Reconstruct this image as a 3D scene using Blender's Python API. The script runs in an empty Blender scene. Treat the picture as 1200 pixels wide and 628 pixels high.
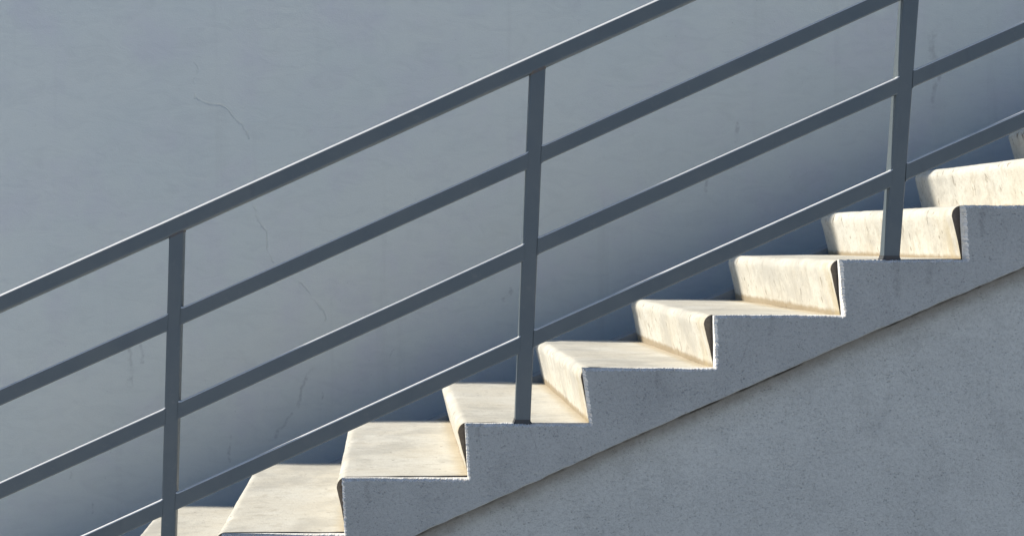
import bpy, bmesh, math, random
from mathutils import Vector, noise

random.seed(11)
R = math.radians
S = bpy.context.scene
C = S.collection

# ------------------------------------------------------------------ basics
F = 1515.0            # focal length in pixels of a 1200 px wide frame
D = 3.55              # camera to stair face (m)
CX, CY = 455.0, 275.0 # optical axis in the frame
EYE = 1.58            # eye height above the ground
SW = 1.12             # stair width
WALL_Y = SW + 0.42    # face of the building wall
SUN_E, SUN_A = 38.0, 6.3

def X(px, Y=0.0): return (px - CX) * (D + Y) / F
def Z(py, Y=0.0): return (CY - py) * (D + Y) / F + EYE

# ------------------------------------------------------------------ material helpers
class NT:
    def __init__(s, name):
        s.m = bpy.data.materials.new(name); s.m.use_nodes = True
        s.t = s.m.node_tree; s.t.nodes.clear()
        s.out = s.n('ShaderNodeOutputMaterial'); s.b = s.n('ShaderNodeBsdfPrincipled')
        s.l(s.b.outputs[0], s.out.inputs[0])
        s.co = s.n('ShaderNodeTexCoord').outputs['Object']
    def n(s, k): return s.t.nodes.new(k)
    def l(s, a, b): s.t.links.new(a, b)
    def put(s, sock, v):
        if hasattr(v, 'is_linked') or isinstance(v, bpy.types.NodeSocket): s.l(v, sock)
        else: sock.default_value = v
    def math(s, op, a, b=None, c=None, clamp=False):
        n = s.n('ShaderNodeMath'); n.operation = op; n.use_clamp = clamp
        s.put(n.inputs[0], a)
        if b is not None: s.put(n.inputs[1], b)
        if c is not None: s.put(n.inputs[2], c)
        return n.outputs[0]
    def vmath(s, op, a, b=None):
        n = s.n('ShaderNodeVectorMath'); n.operation = op
        s.put(n.inputs[0], a)
        if b is not None: s.put(n.inputs[1], b)
        return n.outputs[0]
    def scaled(s, v): return s.vmath('MULTIPLY', s.co, v)
    def noise(s, scale, detail=4, rough=.55, vec=None, dist=0.0):
        n = s.n('ShaderNodeTexNoise'); n.inputs['Scale'].default_value = scale
        n.inputs['Detail'].default_value = detail; n.inputs['Roughness'].default_value = rough
        n.inputs['Distortion'].default_value = dist
        s.l(vec if vec is not None else s.co, n.inputs['Vector'])
        return n.outputs['Fac']
    def voro(s, scale, vec=None, feature='F1'):
        n = s.n('ShaderNodeTexVoronoi'); n.feature = feature; n.inputs['Scale'].default_value = scale
        s.l(vec if vec is not None else s.co, n.inputs['Vector'])
        return n.outputs['Distance']
    def ramp(s, v, lo, hi, a=0.0, b=1.0):
        n = s.n('ShaderNodeMapRange'); n.interpolation_type = 'SMOOTHSTEP'
        s.put(n.inputs[0], v); n.inputs[1].default_value = lo; n.inputs[2].default_value = hi
        n.inputs[3].default_value = a; n.inputs[4].default_value = b
        return n.outputs[0]
    def mix(s, fac, a, b, mode='MIX'):
        n = s.n('ShaderNodeMix'); n.data_type = 'RGBA'; n.blend_type = mode
        s.put(n.inputs[0], fac); s.put(n.inputs[6], a); s.put(n.inputs[7], b)
        return n.outputs[2]
    def bump(s, h, dist, strength=1.0, normal=None):
        n = s.n('ShaderNodeBump'); n.inputs['Distance'].default_value = dist
        n.inputs['Strength'].default_value = strength
        s.l(h, n.inputs['Height'])
        if normal is not None: s.l(normal, n.inputs['Normal'])
        return n.outputs[0]
    def sep(s):
        n = s.n('ShaderNodeSeparateXYZ'); s.l(s.co, n.inputs[0]); return n.outputs
    def segdist(s, px, pz, a, b):
        """distance of (px, pz) to the segment a-b"""
        dx, dz = b[0]-a[0], b[1]-a[1]; L2 = dx*dx + dz*dz
        ux = s.math('SUBTRACT', px, a[0]); uz = s.math('SUBTRACT', pz, a[1])
        t = s.math('DIVIDE', s.math('ADD', s.math('MULTIPLY', ux, dx), s.math('MULTIPLY', uz, dz)), L2, clamp=True)
        ex = s.math('SUBTRACT', ux, s.math('MULTIPLY', t, dx)); ez = s.math('SUBTRACT', uz, s.math('MULTIPLY', t, dz))
        return s.math('SQRT', s.math('ADD', s.math('MULTIPLY', ex, ex), s.math('MULTIPLY', ez, ez)))

def c4(r, g, b): return (r, g, b, 1.0)

def mat_smooth_wall():
    t = NT('painted_smooth_plaster'); x, y, z = t.sep()
    base = c4(.69, .75, .74)
    col = t.mix(t.ramp(t.noise(1.1, 3), .35, .68), base, c4(.735, .78, .755))
    col = t.mix(t.math('MULTIPLY', t.ramp(t.noise(3.2, 5, .6), .45, .72), .55), col, c4(.67, .68, .735))
    # rain streaks
    st = t.noise(1.0, 4, .6, t.scaled((14.0, 1.0, .9)))
    col = t.mix(t.math('MULTIPLY', t.ramp(st, .56, .78), .09), col, c4(.25, .25, .26))
    # cracks and scuffs drawn in the paint, each at its own spot of the wall
    w = WALL_Y
    wob = t.math('MULTIPLY', t.math('SUBTRACT', t.noise(9, 4, .6), .5), .085)
    wob2 = t.math('MULTIPLY', t.math('SUBTRACT', t.noise(8, 4, .6, t.vmath('ADD', t.co, (7.3, 2.1, 4.4))), .5), .06)
    gx = t.math('ADD', x, wob); gz = t.math('ADD', z, wob2)
    def q(px, py): return (X(px, w), Z(py, w))
    crack = None
    for pl in ([(229, 72), (227, 95), (228, 114)], [(228, 114), (262, 126), (283, 147), (292, 160)],
               [(298, 238), (311, 262), (316, 290), (324, 306)], [(345, 325), (372, 352), (384, 374)]):
        for a, b in zip(pl, pl[1:]):
            d = t.segdist(gx, gz, q(*a), q(*b))
            crack = d if crack is None else t.math('MINIMUM', crack, d)
    brk = t.ramp(t.noise(16, 2), .34, .56)
    cm = t.math('MULTIPLY', t.ramp(crack, .0005, .0070, 1, 0), brk)
    col = t.mix(t.math('MULTIPLY', cm, .10), col, c4(.12, .12, .13))
    scuff = None
    for a, b, wd in (((369, 430), (352, 455), .010), ((352, 455), (351, 478), .008), ((340, 486), (322, 512), .010),
                     ((265, 512), (266, 540), .007), ((150, 400), (153, 452), .016), ((164, 395), (168, 425), .010),
                     ((80, 553), (82, 560), .006), ((105, 588), (104, 600), .008), ((866, 145), (864, 165), .013),
                     ((831, 208), (828, 222), .011), ((1093, 40), (1094, 66), .022), ((1098, 90), (1092, 118), .015),
                     ((600, 340), (590, 352), .010), ((458, 420), (462, 412), .006), ((376, 458), (377, 468), .006)):
        d = t.segdist(gx, gz, q(*a), q(*b))
        m = t.ramp(d, wd*.15, wd, 1, 0)
        scuff = m if scuff is None else t.math('MAXIMUM', scuff, m)
    sm = t.math('MULTIPLY', scuff, t.ramp(t.noise(45, 3), .3, .65))
    col = t.mix(t.math('MULTIPLY', sm, .30), col, c4(.17, .18, .20))
    # float marks and pin holes in the skim coat
    fl = t.noise(1, 5, .65, t.scaled((7, 1, 17)), dist=1.2)
    col = t.mix(t.math('MULTIPLY', t.ramp(fl, .42, .75), .13), col, c4(.36, .40, .42))
    pin = t.math('MULTIPLY', t.ramp(t.voro(26), .06, .035, 0, 1), t.ramp(t.noise(4, 2), .52, .62))
    col = t.mix(t.math('MULTIPLY', pin, .35), col, c4(.2, .2, .21))
    # fine tooth of the paint
    col = t.mix(.12, col, t.mix(t.ramp(t.noise(420, 2), .4, .6), c4(.3, .32, .34), c4(.55, .57, .6)))
    t.put(t.b.inputs['Base Color'], col)
    t.b.inputs['Roughness'].default_value = .62
    t.b.inputs['Specular IOR Level'].default_value = .35
    n1 = t.bump(t.noise(2.4, 3), .012, .5)
    n1 = t.bump(fl, .003, .5, n1)
    n2 = t.bump(t.noise(200, 4), .0010, .7, n1)
    n3 = t.bump(cm, .002, .8, n2); n3.node.invert = True
    t.l(n3, t.b.inputs['Normal'])
    return t.m

def mat_rough_plaster(name, base, dark, light, joint=None, marks=None):
    t = NT(name)
    big = t.noise(2.6, 4, .6)
    col = t.mix(t.ramp(big, .35, .68), base, light)
    col = t.mix(t.math('MULTIPLY', t.ramp(t.noise(7.5, 5, .65), .48, .74), .5), col, dark)
    # gritty floated grain, darker in the pits
    gr = t.noise(290, 6, .8)
    gr2 = t.noise(1.0, 5, .75, t.scaled((150, 150, 190)))
    pits = t.math('MAXIMUM', t.ramp(gr, .53, .72), t.math('MULTIPLY', t.ramp(gr2, .60, .74), .7))
    fk = t.voro(1.0, t.vmath('ADD', t.scaled((115, 115, 85)), t.vmath('MULTIPLY', t.co, (9.0, 0, 31.0))))
    fk = t.math('MULTIPLY', t.ramp(fk, .16, .36, 1, 0), t.ramp(t.noise(42, 3, .6), .46, .60))
    fk2 = t.math('MULTIPLY', t.ramp(t.voro(75), .12, .30, 1, 0), t.ramp(t.noise(24, 3, .6), .50, .64))
    pits = t.math('MAXIMUM', pits, t.math('MAXIMUM', fk, fk2))
    pits = t.math('MULTIPLY', pits, t.ramp(t.noise(9, 4), .3, .65, .5, 1))
    col = t.mix(t.math('MULTIPLY', pits, .38), col, c4(dark[0]*.45, dark[1]*.45, dark[2]*.45))
    col = t.mix(t.math('MULTIPLY', t.ramp(gr, .46, .32), .40), col, c4(light[0]*1.35, light[1]*1.35, light[2]*1.35))
    md = t.noise(105, 4, .8)
    col = t.mix(t.math('MULTIPLY', t.ramp(md, .50, .66), .30), col, c4(dark[0]*.6, dark[1]*.6, dark[2]*.6))
    col = t.mix(t.math('MULTIPLY', t.ramp(md, .48, .34), .25), col, c4(light[0]*1.25, light[1]*1.25, light[2]*1.25))
    # a few chips and scratches
    ch = t.ramp(t.voro(5.0), .022, .012, 0, 1)
    col = t.mix(t.math('MULTIPLY', ch, .5), col, c4(.6, .6, .6))
    if marks:          # drips, hairlines and nicks at their own spots
        x, y, z = t.sep(); m = None
        wx = t.math('ADD', x, t.math('MULTIPLY', t.math('SUBTRACT', t.noise(40, 3), .5), .02))
        for a, b, wd in marks:
            d = t.ramp(t.segdist(wx, z, a, b), wd*.2, wd, 1, 0)
            m = d if m is None else t.math('MAXIMUM', m, d)
        m = t.math('MULTIPLY', m, t.ramp(t.noise(50, 4, .7), .3, .65))
        col = t.mix(t.math('MULTIPLY', m, .26), col, c4(.10, .10, .10))
    if joint:          # brown dirt along the joint, with shade under the stringer painted in
        x, y, z = t.sep(); gap = None
        for a, b in zip(joint, joint[1:]):
            d = t.segdist(x, z, a, b)
            gap = d if gap is None else t.math('MINIMUM', gap, d)
        line = t.math('MULTIPLY', t.ramp(gap, .0015, .0065, 1, 0), t.ramp(t.noise(9, 4), .40, .62, .12, .9))
        gap = t.math('ADD', gap, t.math('MULTIPLY', t.math('SUBTRACT', t.noise(22, 5, .65), .5), .035))
        col = t.mix(t.math('MULTIPLY', t.ramp(gap, .0, .048, 1, 0), .78), col, c4(.165, .150, .125))
        col = t.mix(t.math('MULTIPLY', t.ramp(gap, .01, .11, 1, 0), .28), col, c4(.22, .21, .19))
        col = t.mix(line, col, c4(.035, .032, .028))
    t.put(t.b.inputs['Base Color'], col); t.b.inputs['Roughness'].default_value = .9
    t.b.inputs['Specular IOR Level'].default_value = .2
    h = t.math('SUBTRACT', t.noise(110, 5, .65), t.math('MULTIPLY', pits, .5))
    n1 = t.bump(t.noise(11, 3), .006, .5)
    t.l(t.bump(h, .0035, .9, n1), t.b.inputs['Normal'])
    return t.m

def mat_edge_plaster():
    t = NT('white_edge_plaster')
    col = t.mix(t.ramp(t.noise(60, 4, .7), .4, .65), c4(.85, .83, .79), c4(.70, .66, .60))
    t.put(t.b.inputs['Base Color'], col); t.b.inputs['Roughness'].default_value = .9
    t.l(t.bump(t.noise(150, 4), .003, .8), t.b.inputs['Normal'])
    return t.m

def mat_tread():
    t = NT('cream_precast_concrete'); x, y, z = t.sep()
    oi = t.n('ShaderNodeObjectInfo')
    off = t.n('ShaderNodeCombineXYZ'); t.l(t.math('MULTIPLY', oi.outputs['Random'], 37.0), off.inputs[0])
    t.l(t.math('MULTIPLY', oi.outputs['Random'], 91.0), off.inputs[1])
    v0 = t.vmath('ADD', t.co, off.outputs[0])
    def sc(v): return t.vmath('MULTIPLY', v0, v)
    geo = t.n('ShaderNodeNewGeometry'); sx = t.n('ShaderNodeSeparateXYZ'); t.l(geo.outputs['Normal'], sx.inputs[0])
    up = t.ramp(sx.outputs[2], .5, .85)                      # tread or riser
    base = t.mix(t.ramp(t.noise(5, 5, .6, v0), .35, .68), c4(.66, .62, .53), c4(.72, .695, .62))
    # trowel streaks run along the going of the tread
    st = t.noise(1, 6, .68, sc((9, 38, 40)), dist=.6)
    tread = t.mix(t.math('MULTIPLY', t.ramp(st, .50, .72), .55), base, c4(.53, .495, .425))
    tread = t.mix(t.math('MULTIPLY', t.ramp(t.noise(1, 5, .65, sc((11, 17, 20)), dist=.8), .54, .70), .55), tread, c4(.47, .425, .345))
    tread = t.mix(t.math('MULTIPLY', t.ramp(t.noise(1, 3, .6, sc((38, 62, 30))), .65, .72), .85), tread, c4(.30, .26, .21))
    # risers: drips and dark scars that run down
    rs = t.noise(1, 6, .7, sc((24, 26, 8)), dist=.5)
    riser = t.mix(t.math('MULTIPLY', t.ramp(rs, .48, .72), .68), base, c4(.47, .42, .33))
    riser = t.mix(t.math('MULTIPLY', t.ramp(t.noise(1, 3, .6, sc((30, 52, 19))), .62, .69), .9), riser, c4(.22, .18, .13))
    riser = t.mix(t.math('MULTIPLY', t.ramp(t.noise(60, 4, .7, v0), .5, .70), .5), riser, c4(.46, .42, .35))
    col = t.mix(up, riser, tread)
    # broad grey-brown weathering that differs from step to step
    col = t.mix(t.math('MULTIPLY', t.ramp(t.noise(4.2, 6, .7, v0), .47, .64), .66), col, c4(.48, .46, .41))
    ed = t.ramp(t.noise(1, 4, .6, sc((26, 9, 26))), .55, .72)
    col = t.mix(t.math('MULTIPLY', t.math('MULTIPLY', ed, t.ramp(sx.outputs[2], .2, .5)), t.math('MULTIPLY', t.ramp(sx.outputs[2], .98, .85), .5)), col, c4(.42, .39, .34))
    # grime in the foot of the riser and rust-brown dirt along the open side
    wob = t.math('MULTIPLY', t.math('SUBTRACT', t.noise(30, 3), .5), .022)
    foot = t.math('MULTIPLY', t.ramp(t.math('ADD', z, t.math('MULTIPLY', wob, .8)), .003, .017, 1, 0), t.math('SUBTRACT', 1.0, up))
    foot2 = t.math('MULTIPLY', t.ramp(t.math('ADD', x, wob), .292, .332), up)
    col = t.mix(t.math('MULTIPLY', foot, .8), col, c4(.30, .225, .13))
    col = t.mix(t.math('MULTIPLY', foot2, .60), col, c4(.47, .38, .24))
    side = t.math('MULTIPLY', t.ramp(t.math('ADD', y, wob), .006, .045, 1, 0), up)
    col = t.mix(t.math('MULTIPLY', side, .72), col, c4(.56, .40, .20))
    rside = t.math('MULTIPLY', t.math('MULTIPLY', t.ramp(t.math('ADD', y, t.math('MULTIPLY', wob, 2.5)), .04, .19, 1, 0), t.math('SUBTRACT', 1.0, up)), t.ramp(t.noise(1, 4, .6, sc((9, 20, 5))), .38, .62))
    col = t.mix(t.math('MULTIPLY', rside, .62), col, c4(.50, .40, .22))
    end = t.ramp(sx.outputs[1], -.9, -.7, 1, 0)              # cut end of the unit, dark brown
    col = t.mix(t.math('MULTIPLY', end, .85), col, c4(.095, .065, .048))
    col = t.mix(t.ramp(t.noise(190, 3, .7, v0), .42, .70, 0, .20), col, c4(.42, .38, .30))
    t.put(t.b.inputs['Base Color'], col)
    t.put(t.b.inputs['Roughness'], t.ramp(st, .3, .7, .55, .8))
    t.b.inputs['Specular IOR Level'].default_value = .35
    n1 = t.bump(t.noise(14, 4, .6, v0), .006, .45)
    n2 = t.bump(t.noise(130, 4, .65, v0), .0016, .7, n1)
    t.l(n2, t.b.inputs['Normal'])
    return t.m

def mat_paint():
    t = NT('grey_blue_metal_paint')
    col = t.mix(t.ramp(t.noise(6, 4), .35, .7), c4(.098, .123, .140), c4(.116, .138, .149))
    col = t.mix(t.math('MULTIPLY', t.ramp(t.noise(38, 4, .7), .58, .74), .25), col, c4(.19, .19, .19))
    col = t.mix(t.math('MULTIPLY', t.ramp(t.noise(1, 5, .7, t.scaled((22, 22, 5))), .55, .75), .22), col, c4(.065, .075, .09))
    # sunlit top edges painted in: near-white on all that faces upward
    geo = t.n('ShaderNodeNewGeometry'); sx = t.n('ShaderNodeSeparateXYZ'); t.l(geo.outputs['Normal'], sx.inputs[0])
    lit_edge = t.math('MULTIPLY', t.ramp(sx.outputs[2], .08, .30), t.ramp(t.noise(18, 4, .6), .2, .5, .7, .95))
    col = t.mix(lit_edge, col, c4(.78, .78, .77))
    t.put(t.b.inputs['Base Color'], col)
    t.put(t.b.inputs['Roughness'], t.ramp(t.noise(20, 4), .3, .7, .38, .55))
    t.b.inputs['Specular IOR Level'].default_value = .5
    n1 = t.bump(t.noise(260, 2), .0005, .5)
    t.l(n1, t.b.inputs['Normal'])
    return t.m

def mat_simple(name, a, b, scale, rough=.9, bumpd=.004):
    t = NT(name)
    col = t.mix(t.ramp(t.noise(scale, 6, .65), .35, .68), c4(*a), c4(*b))
    t.put(t.b.inputs['Base Color'], col); t.b.inputs['Roughness'].default_value = rough
    t.l(t.bump(t.noise(scale*12, 4), bumpd, .7), t.b.inputs['Normal'])
    return t.m

low_line = [(-3000, 2165), (484.5-800, 628+356), (484.5, 628), (600, 577), (700, 531), (780, 495.7), (900, 443.3), (1000, 399), (1093, 359.3), (1200, 313.3), (1900, 5)]
M_WALL = mat_smooth_wall()
M_STR = mat_rough_plaster('grey_rough_plaster', c4(.378, .395, .40), c4(.298, .31, .315), c4(.428, .446, .448), None,
    [((X(a), Z(b)), (X(c), Z(d)), w_) for a, b, c, d, w_ in ((699, 434, 697, 443, .004), (905, 372, 903, 392, .012), (560, 500, 561, 520, .010),
      (1050, 309, 1052, 345, .014), (1090, 309, 1088, 330, .012), (770, 436, 771, 452, .010), (430, 565, 431, 585, .010), (1150, 246, 1152, 275, .012), (620, 500, 634, 540, .003), (880, 395, 868, 425, .003))])
M_LOW = mat_rough_plaster('pale_grey_rough_plaster', c4(.49, .51, .505), c4(.40, .415, .41), c4(.54, .56, .55),
                          [(X(a, .045), Z(b, .045)) for a, b in low_line[1:]])
M_EDGE = mat_edge_plaster()
M_TREAD = mat_tread()
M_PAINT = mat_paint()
M_WELD = mat_simple('rust_stained_paint', (.085, .095, .11), (.15, .115, .085), 40, .6, .002)
M_GROUT = mat_simple('dark_rusty_weld', (.07, .075, .08), (.085, .075, .07), 40, .8, .002)
M_CORE = mat_simple('bare_concrete', (.17, .16, .15), (.24, .23, .21), 6)
M_BEAM = mat_simple('grey_blue_concrete', (.22, .25, .28), (.30, .33, .36), 7)
M_GROUND = mat_simple('pale_paving_concrete', (.58, .59, .59), (.66, .67, .67), 1.5)

# ------------------------------------------------------------------ object helpers
def obj(name, bm, mats, parent=None, smooth=False):
    bmesh.ops.recalc_face_normals(bm, faces=bm.faces)
    me = bpy.data.meshes.new(name); bm.to_mesh(me); bm.free()
    for m in (mats if isinstance(mats, (list, tuple)) else [mats]): me.materials.append(m)
    if smooth:
        for p in me.polygons: p.use_smooth = True
        me.set_sharp_from_angle(angle=R(38))
    o = bpy.data.objects.new(name, me); C.objects.link(o)
    if parent: o.parent = parent
    return o

def thing(o, label, cat, group=None):
    o['label'] = label; o['category'] = cat
    if group: o['group'] = group
    return o

def empty(name, loc=(0, 0, 0)):
    o = bpy.data.objects.new(name, None); o.location = loc; C.objects.link(o); o.empty_display_size = .1
    return o

def box_bm(x0, x1, y0, y1, z0, z1, nx=1, nz=1):
    bm = bmesh.new()
    bmesh.ops.create_cube(bm, size=1)
    for v in bm.verts:
        v.co = Vector(((x0+x1)/2 + v.co.x*(x1-x0), (y0+y1)/2 + v.co.y*(y1-y0), (z0+z1)/2 + v.co.z*(z1-z0)))
    return bm

def extrude_poly(pts, y0, y1):
    bm = bmesh.new()
    a = [bm.verts.new((p[0], y0, p[1])) for p in pts]
    b = [bm.verts.new((p[0], y1, p[1])) for p in pts]
    bm.faces.new(a); bm.faces.new(b[::-1])
    n = len(pts)
    for i in range(n): bm.faces.new((a[i], b[i], b[(i+1) % n], a[(i+1) % n]))
    return bm

def rounded_section(w, h, r, seg=6):
    """closed (u, v) outline of a rounded rectangle centred on 0"""
    out = []
    for cx, cy, a0 in ((w/2-r, h/2-r, 0), (-w/2+r, h/2-r, 90), (-w/2+r, -h/2+r, 180), (w/2-r, -h/2+r, 270)):
        for i in range(seg+1):
            a = R(a0 + 90*i/seg); out.append((cx + r*math.cos(a), cy + r*math.sin(a)))
    return out

def tube_bm(p0, p1, w, depth, r, flare0=0.0, flare1=0.0, lean=None, shear=None):
    """rolled hollow section from p0 to p1, w across in the rail plane, depth along Y; welds flare the ends"""
    p0 = Vector(p0); p1 = Vector(p1); d = (p1-p0); L = d.length; d.normalize()
    vy = Vector((0, 1, 0)); vu = d.cross(vy).normalized()
    sec = rounded_section(w, depth, r)
    st = [(0, flare0), (.003, flare0*.55), (.007, flare0*.12), (.011, 0), (L*.33, 0), (L*.66, 0), (L-.011, 0), (L-.007, flare1*.12), (L-.003, flare1*.55), (L, flare1)]
    bm = bmesh.new(); rings = []
    for s, fl in st:
        c = p0 + d*s; sh = 0.0
        if 0.05 < s < L-.05: c = c + vu*random.uniform(-.0005, .0005)
        elif shear is not None: sh = shear
        elif lean is not None:
            e = Vector((lean, 0, 1)); sh = e.dot(d)/e.dot(vu)
        ring = []
        for u, v in sec:
            k = 1 + 2*fl/w; kv = 1 + .8*fl/depth
            ring.append(bm.verts.new(c + vu*u*k + d*(u*sh*k) + vy*v*kv))
        rings.append(ring)
    n = len(sec)
    for a, b in zip(rings, rings[1:]):
        for i in range(n): bm.faces.new((a[i], a[(i+1) % n], b[(i+1) % n], b[i]))
    bm.faces.new(rings[0][::-1]); bm.faces.new(rings[-1])
    return bm

# ------------------------------------------------------------------ stair lay-out: stringer corners measured in the frame
# each entry: (x of the upper corner, x of the foot below it, tread level y)
corners = [(400.5, 403.5, 561.0), (545.5, 548.5, 496.8), (683.5, 692.0, 431.8), (838.0, 839.0, 369.6),
           (985.5, 989.5, 304.6), (1130.0, 1133.0, 240.6)]
first = (259.0, 260.0, 627.0)
steps = [first] + corners
for k in range(1, 5):     # up, beyond the right edge of the frame
    steps.append((1130+145*k, 1133+145*k, 240.6-64.4*k))
for k in range(1, 5):     # down to the ground
    steps.insert(0, (259-144.5*k, 261-144.5*k, 627+64.7*k))
NS = len(steps)

stair = empty('staircase', (X(steps[0][0]), 0, 0))
thing(stair, 'outdoor stairs with sunlit cream concrete treads and a rough grey plastered side', 'staircase')
def child(name, bm, mats, par, smooth=False):
    o = obj(name, bm, mats, par, smooth)
    o.matrix_parent_inverse = par.matrix_basis.inverted()
    return o

# --- step units: raked riser, rounded nosing, tread; built round the foot of the riser
Y0, Y1 = 0.040, SW
FALL = {4: .000, 5: .002, 6: .011, 7: .012, 8: .010, 9: .005}     # metres over the width, step by step
def step_unit(i):
    xu, xf, ty = steps[i]
    zt = Z(ty)
    xfoot = X(xf) + .002
    zlow = Z(steps[i-1][2]) if i else 0.0
    rise = zt - zlow
    xnext = (X(steps[i+1][1]) + .002) if i+1 < NS else xfoot + .34
    L = xnext - xfoot + .012
    over = .027 + random.uniform(-.003, .003)
    rr = .026 + random.uniform(-.003, .003)
    prof = []                                       # outer face from the foot upward, then along the tread
    for k in range(11):
        f = k/10; prof.append((-over*f**1.15, f*(rise-rr*1.05) - (.003 if k == 0 else 0)))
    c = (prof[-1][0] + rr*1.02, rise-rr)
    for k in range(1, 10):
        a = R(186 - 96*k/9); prof.append((c[0] + rr*math.cos(a), c[1] + rr*math.sin(a)))
    x0 = prof[-1][0]
    for k in range(1, 15): prof.append((x0 + (L-x0)*k/14, rise))
    th = .035
    inner = [(L, rise-th), (-over+rr+.03, rise-th), (-over*.6+.03, rise-th-.03), (.03, -.003)]
    ny = 72
    bm = bmesh.new(); rows = []
    sd = i*13.7
    tilt = random.uniform(-.0035, .0035); f0, f1 = FALL.get(i-1, .003), FALL.get(i, .003)
    for j in range(ny+1):
        y = Y0 + (Y1-Y0)*j/ny
        row = []
        for k, (px, pz) in enumerate(prof + inner):
            p = Vector((px, y, pz))
            if k < len(prof):
                n = noise.noise(Vector((px*9+sd, y*7, pz*9)))*.0022 + noise.noise(Vector((px*34+sd, y*30, pz*34)))*.0009
                if k <= 19 and k > 0: p.x += n
                ch = noise.noise(Vector((px*16+sd, y*21, pz*16+5)))
                if 7 <= k <= 21 and ch > .30:
                    p.x += (ch-.30)*.014; p.z -= (ch-.30)*.010
                if k >= 11: p.z += n*.8
                p.z += tilt*(px/L) * (1 if k > 10 else k/10)
            wk = min(1, max(0, pz/rise)); p.z -= (f0*(1-wk) + f1*wk)*y/SW
            row.append(bm.verts.new(p))
        rows.append(row)
    n = len(prof) + len(inner)
    for a, b in zip(rows, rows[1:]):
        for k in range(n): bm.faces.new((a[k], a[(k+1) % n], b[(k+1) % n], b[k]))
    bm.faces.new(rows[0]); bm.faces.new(rows[-1][::-1])
    o = obj('step', bm, M_TREAD, stair, smooth=True)
    o.matrix_parent_inverse = stair.matrix_basis.inverted()
    o.location = (xfoot, 0, zlow)
    return o
for i in range(NS): step_unit(i)

# --- solid concrete body under the step units
pts = [(X(steps[0][1]) + .035, 0.0)]
for i in range(NS):
    xf = X(steps[i][1]) + .028; zt = Z(steps[i][2]) - .0375
    pts.append((xf, pts[-1][1])) if i else None
    pts.append((xf if i else pts[0][0], zt))
pts.append((X(steps[-1][1]) + .36, pts[-1][1])); pts.append((pts[-1][0], 0.0))
child('body', extrude_poly(pts, .0655, SW-.004), M_CORE, stair)

# --- front stringer: saw-tooth plaster face, ragged edges that catch the sun
def low_y(px):
    for a, b in zip(low_line, low_line[1:]):
        if a[0] <= px <= b[0]: return a[1] + (b[1]-a[1])*(px-a[0])/(b[0]-a[0])
def dense(a, b, step=.0028):
    n = max(1, int((Vector(b)-Vector(a)).length/step))
    return [Vector(a).lerp(Vector(b), k/n) for k in range(n)]
top = []
for i in range(NS):
    xu, xf, ty = steps[i]
    zl = Z(steps[i-1][2]) if i else 0.0
    if i == 0: top.append((X(xf), 0.0))
    else: top.append((X(xf), zl))
    top.append((X(xu), Z(ty)))
xend = X(steps[-1][1]) + .34
top.append((xend, Z(steps[-1][2])))
bot = [(xend, Z(low_y(xend*F/D+CX)))]
pxs = [p for p in [l[0] for l in low_line][::-1] if X(p) < xend]
zero = None
for p in pxs:
    if Z(low_y(p)) > 0: bot.append((X(p), Z(low_y(p))))
xa = [p for p in range(-800, 500, 4) if Z(low_y(p)) > 0.0][0]
bot.append((X(xa), 0.0))
loop = []; is_top = []
for a, b in zip(top, top[1:]):
    d = dense(a, b); loop += d; is_top += [True]*len(d)
ring = [top[-1]] + bot + [top[0]]
for k, (a, b) in enumerate(zip(ring, ring[1:])):
    d = dense(a, b, .012); loop += d; is_top += [False]*len(d)
n = len(loop)
bm = bmesh.new()
front, mid, back, lay = [], [], [], []
for i in range(n):
    t = (loop[(i+1) % n] - loop[i-1]); t.normalize()
    nrm = Vector((-t.y, t.x))                      # outward for a loop that runs up the saw-tooth
    p = loop[i]
    slow = noise.noise(Vector((p.x*14, p.y*14, 3)))*.0022
    j = random.uniform(-.0019, .0012) + noise.noise(Vector((p.x*160, p.y*160, 0)))*.0016
    if not is_top[i]: j = noise.noise(Vector((p.x*30, p.y*30, 8)))*.0022
    q = p + nrm*(slow*.6)
    f = q - nrm*((.0054 if is_top[i] else .003) - j*1.6); m = q + nrm*(j*.8)
    front.append(bm.verts.new((f.x, 0.0, f.y)))
    mid.append(bm.verts.new((m.x, .0060, m.y)))
    back.append(bm.verts.new((q.x, .029 if is_top[i] else .046, q.y)))
from mathutils.geometry import delaunay_2d_cdt
fv = [Vector((v.co.x, v.co.z)) for v in front]
cv, ce, cf, *_ = delaunay_2d_cdt(fv, [(i, (i+1) % n) for i in range(n)], [], 1, 1e-6)
nv = [bm.verts.new((p.x, 0.0, p.y)) for p in cv]
for f in cf: bm.faces.new([nv[i] for i in f]).material_index = 0
for i in range(n):
    k = (i+1) % n
    a = bm.faces.new((front[i], mid[i], mid[k], front[k])); b = bm.faces.new((mid[i], back[i], back[k], mid[k]))
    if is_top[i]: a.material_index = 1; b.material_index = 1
bmesh.ops.remove_doubles(bm, verts=bm.verts, dist=1e-6)
child('stringer', bm, [M_STR, M_EDGE], stair)

# --- sloping beam along the back of the steps, just showing in the corners
def back_z(i): return Z(steps[i][2])
pts = []
xa0, za0 = X(steps[1][1]), back_z(0) + .014
slope = (back_z(10)-back_z(1)) / (X(steps[10][1])-X(steps[1][1]))
xs, xe = X(steps[0][1]) - .05, X(steps[-1][1]) + .3
pts = [(xs, 0.0), (xs, max(.02, za0 + slope*(xs-xa0))), (xe, za0 + slope*(xe-xa0)), (xe, 0.0)]
child('back_beam', extrude_poly(pts, SW+.004, SW+.10), M_BEAM, stair)

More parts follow.
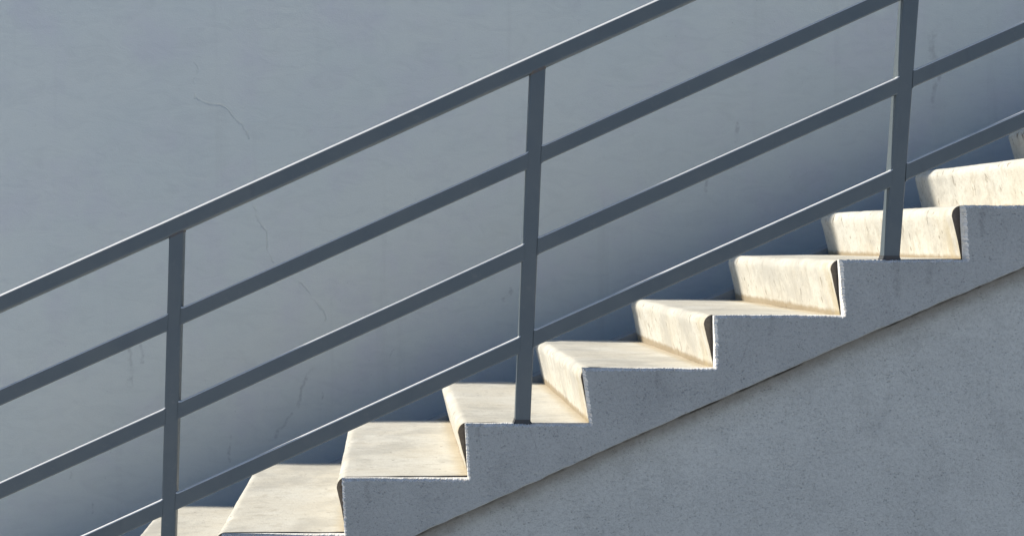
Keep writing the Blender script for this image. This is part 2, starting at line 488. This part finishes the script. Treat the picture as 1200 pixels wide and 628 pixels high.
# ------------------------------------------------------------------ wall under the stringer
pts = [(X(xa)-.02, 0.0)]
pts = []
up = .05
for p in [q for q in range(int(xa), 1900, 25)]:
    if X(p) > xend: break
    pts.append((X(p), max(.0, Z(low_y(p))) + up))
pts = [(pts[0][0], 0.0)] + pts + [(pts[-1][0], 0.0)]
o = obj('stair_wall', extrude_poly(pts, .045, .065), M_LOW)
thing(o, 'pale grey rough plaster wall filling the space beneath the stairs', 'wall')

# ------------------------------------------------------------------ building wall behind the stairs
# unseen raking top edge, shaped to throw narrow shade along the steps' back
tanA = math.tan(R(SUN_A)); tanE = math.tan(R(SUN_E)) / math.cos(R(SUN_A))
def caster(x, yb):
    h = (WALL_Y - yb) / tanA
    return x - h, (Z(627) + .449*(x - X(330))) + h*tanE
(ca, za), (cb, zb) = caster(-.5, SW-.025), caster(1.9, SW-.125)
g = (zb-za)/(cb-ca)
xl = ca - (za-1.2)/g; xr = ca + (12.0-za)/g
pts = [(xl-.01, 0), (xl, 1.2), (xr, 12.0), (max(xr, 7.0)+.5, 12.0), (max(xr, 7.0)+.5, 0)]
o = obj('building_wall', extrude_poly(pts, WALL_Y, WALL_Y+.02), M_WALL)
thing(o, 'tall smooth blue-grey plaster wall in shade behind the stairs', 'wall')

# ------------------------------------------------------------------ railing
rail = empty('railing', (X(203), .024, 0))
thing(rail, 'dark grey metal railing with three sloping lower bars along the stairs', 'railing')
YF = .008                                           # front face of the railing
PD, RD, HD = .040, .020, .046                       # depth of posts, lower bars, handrail
# posts: centre line in the frame at two heights
post_px = [((206.6, 272.0), (195.0, 690.0), 17.3), ((630.5, 85.0), (612.8, 496.0), 18.0), ((1068.5, 0.0), (1045.6, 304.0), 18.6)]
def hand_y(px):
    l = [(-1500, 1013.0), (0, 345.0), (203, 254.5), (621, 66.0), (773, -2.0), (3000, -1006)]
    for a, b in zip(l, l[1:]):
        if a[0] <= px <= b[0]: return a[1] + (b[1]-a[1])*(px-a[0])/(b[0]-a[0])
posts = []
for (a, b, w) in post_px: posts.append((a, b, w))
posts.insert(0, ((-216.0, 460.0), (-222.0, 880.0), 17.5))
posts.append(((1498.0, -300.0), (1480.0, 112.0), 18.6))
def post_x(p, py): (ax, ay), (bx, by), w = p; return ax + (bx-ax)*(py-ay)/(by-ay)
YD = D + YF
def W(px, py, y=None):                              # a spot on the front face of the railing, then pushed to depth y
    return ((px-CX)*YD/F, y, (CY-py)*YD/F + EYE)
for p in posts:
    # meet the underside of the handrail
    py = p[0][1]
    for _ in range(6): py = hand_y(post_x(p, py)) + 17
    topx = post_x(p, py)
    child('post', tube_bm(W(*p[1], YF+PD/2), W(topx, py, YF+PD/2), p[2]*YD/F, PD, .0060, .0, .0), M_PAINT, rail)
    wt = p[2]*YD/F
    for (cx, cy, hgt, fl, shr, mm) in ((topx, py + 3.4, .012, .0022, -.45, M_WELD), (p[1][0], p[1][1] - .9, .0055, .0040, 0, M_GROUT)):
        a = Vector(W(cx, cy + hgt*F/YD/2, YF+PD/2)); b = Vector(W(cx, cy - hgt*F/YD/2, YF+PD/2))
        pr = tube_bm(a, b, wt + .0012, PD + .0012, .006, fl*(1 if shr == 0 else .2), fl if shr else 0, shear=shr)
        for v in pr.verts: v.co += Vector((1, 1, 1))*noise.noise(v.co*170)*.0016
        child('weld', pr, mm, rail)
# handrail, one continuous bar
hp = [(-420, hand_y(-420)), (203, hand_y(203)), (621, hand_y(621)), (1600, hand_y(1600))]
TH = 21.2
def handrail_bm():
    bm = bmesh.new(); sec = rounded_section(TH*YD/F*math.cos(R(24.2)), HD, .0068)
    rings = []
    d = Vector((math.cos(R(24.2)), 0, math.sin(R(24.2)))); vu = d.cross(Vector((0, 1, 0)))
    for k in range(60):
        px = -420 + (1600+420)*k/59
        c = Vector(W(px, hand_y(px) + TH/2, YF+PD/2+.001))
        rings.append([bm.verts.new(c + vu*u + Vector((0, 1, 0))*v) for u, v in sec])
    n = len(sec)
    for a, b in zip(rings, rings[1:]):
        for i in range(n): bm.faces.new((a[i], a[(i+1) % n], b[(i+1) % n], b[i]))
    bm.faces.new(rings[0][::-1]); bm.faces.new(rings[-1])
    return bm
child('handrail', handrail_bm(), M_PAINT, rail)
bars = {
 'middle_bar': [[(-216, 551.5), (203, 364.8), (621, 177.2), (1057, -19.8), (1490, -215)],
                [(-216, 662), (203, 473.6), (621, 282.6), (1057, 88.4), (1490, -103)]],
 'bottom_bar': [[(-216, 769), (203, 579.0), (621, 388.8), (1057, 193.8), (1490, 2)]]}
for nm, rows in bars.items():
    for row in rows:
        for k in range(4):
            (x0, y0), (x1, y1) = row[k], row[k+1]
            pa, pb = posts[k], posts[k+1]
            sl = (y1-y0)/(x1-x0)
            th = 20.0
            fa = post_x(pa, y0) + pa[2]/2 - 1.2; fb = post_x(pb, y1) - pb[2]/2 + 1.2
            a = W(fa, y0 + sl*(fa-x0) + th/2, YF+RD/2+.0006); b = W(fb, y0 + sl*(fb-x0) + th/2, YF+RD/2+.0006)
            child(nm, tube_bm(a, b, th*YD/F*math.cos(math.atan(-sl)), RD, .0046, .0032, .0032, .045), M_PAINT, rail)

# ------------------------------------------------------------------ ground
bm = bmesh.new()
g = 400
vs = [bm.verts.new((x, y, 0)) for x, y in ((-g, -g), (g, -g), (g, g), (-g, g))]
bm.faces.new(vs)
o = obj('ground', bm, M_GROUND); o['kind'] = 'structure'

# ------------------------------------------------------------------ sun and sky
s = Vector((-math.cos(R(SUN_E))*math.cos(R(SUN_A)), math.cos(R(SUN_E))*math.sin(R(SUN_A)), math.sin(R(SUN_E))))
sl = bpy.data.lights.new('sun', 'SUN'); sl.energy = 4.0; sl.angle = R(.53); sl.color = (1.0, .945, .84)
so = bpy.data.objects.new('sun', sl); so.rotation_euler = s.to_track_quat('Z', 'Y').to_euler(); so.location = s*30; C.objects.link(so)
w = bpy.data.worlds.new('World'); S.world = w; w.use_nodes = True
nt = w.node_tree; bg = nt.nodes['Background']
sk = nt.nodes.new('ShaderNodeTexSky'); sk.sky_type = 'NISHITA'; sk.sun_disc = False
sk.sun_elevation = R(SUN_E); sk.sun_rotation = math.atan2(s.x, s.y)
sk.altitude = 0; sk.air_density = .8; sk.dust_density = 0.0; sk.ozone_density = 6.0
nt.links.new(sk.outputs[0], bg.inputs[0]); bg.inputs[1].default_value = .065

# ------------------------------------------------------------------ camera, square on to the stairs, off-axis framing
cam = bpy.data.cameras.new('camera'); cam.sensor_width = 36; cam.lens = F/1200*36
cam.shift_x = (600-CX)/1200; cam.shift_y = -(314-CY)/1200
cam.clip_start = .05; cam.clip_end = 2000
co = bpy.data.objects.new('camera', cam); co.location = (0, -D, EYE); co.rotation_euler = (R(90), 0, 0); C.objects.link(co)
S.camera = co

S.render.engine = 'CYCLES'
S.cycles.max_bounces = 8; S.cycles.diffuse_bounces = 5
S.view_settings.view_transform = 'Standard'; S.view_settings.look = 'None'
S.view_settings.exposure = .42; S.view_settings.gamma = 1.0; S.view_settings.use_curve_mapping = False
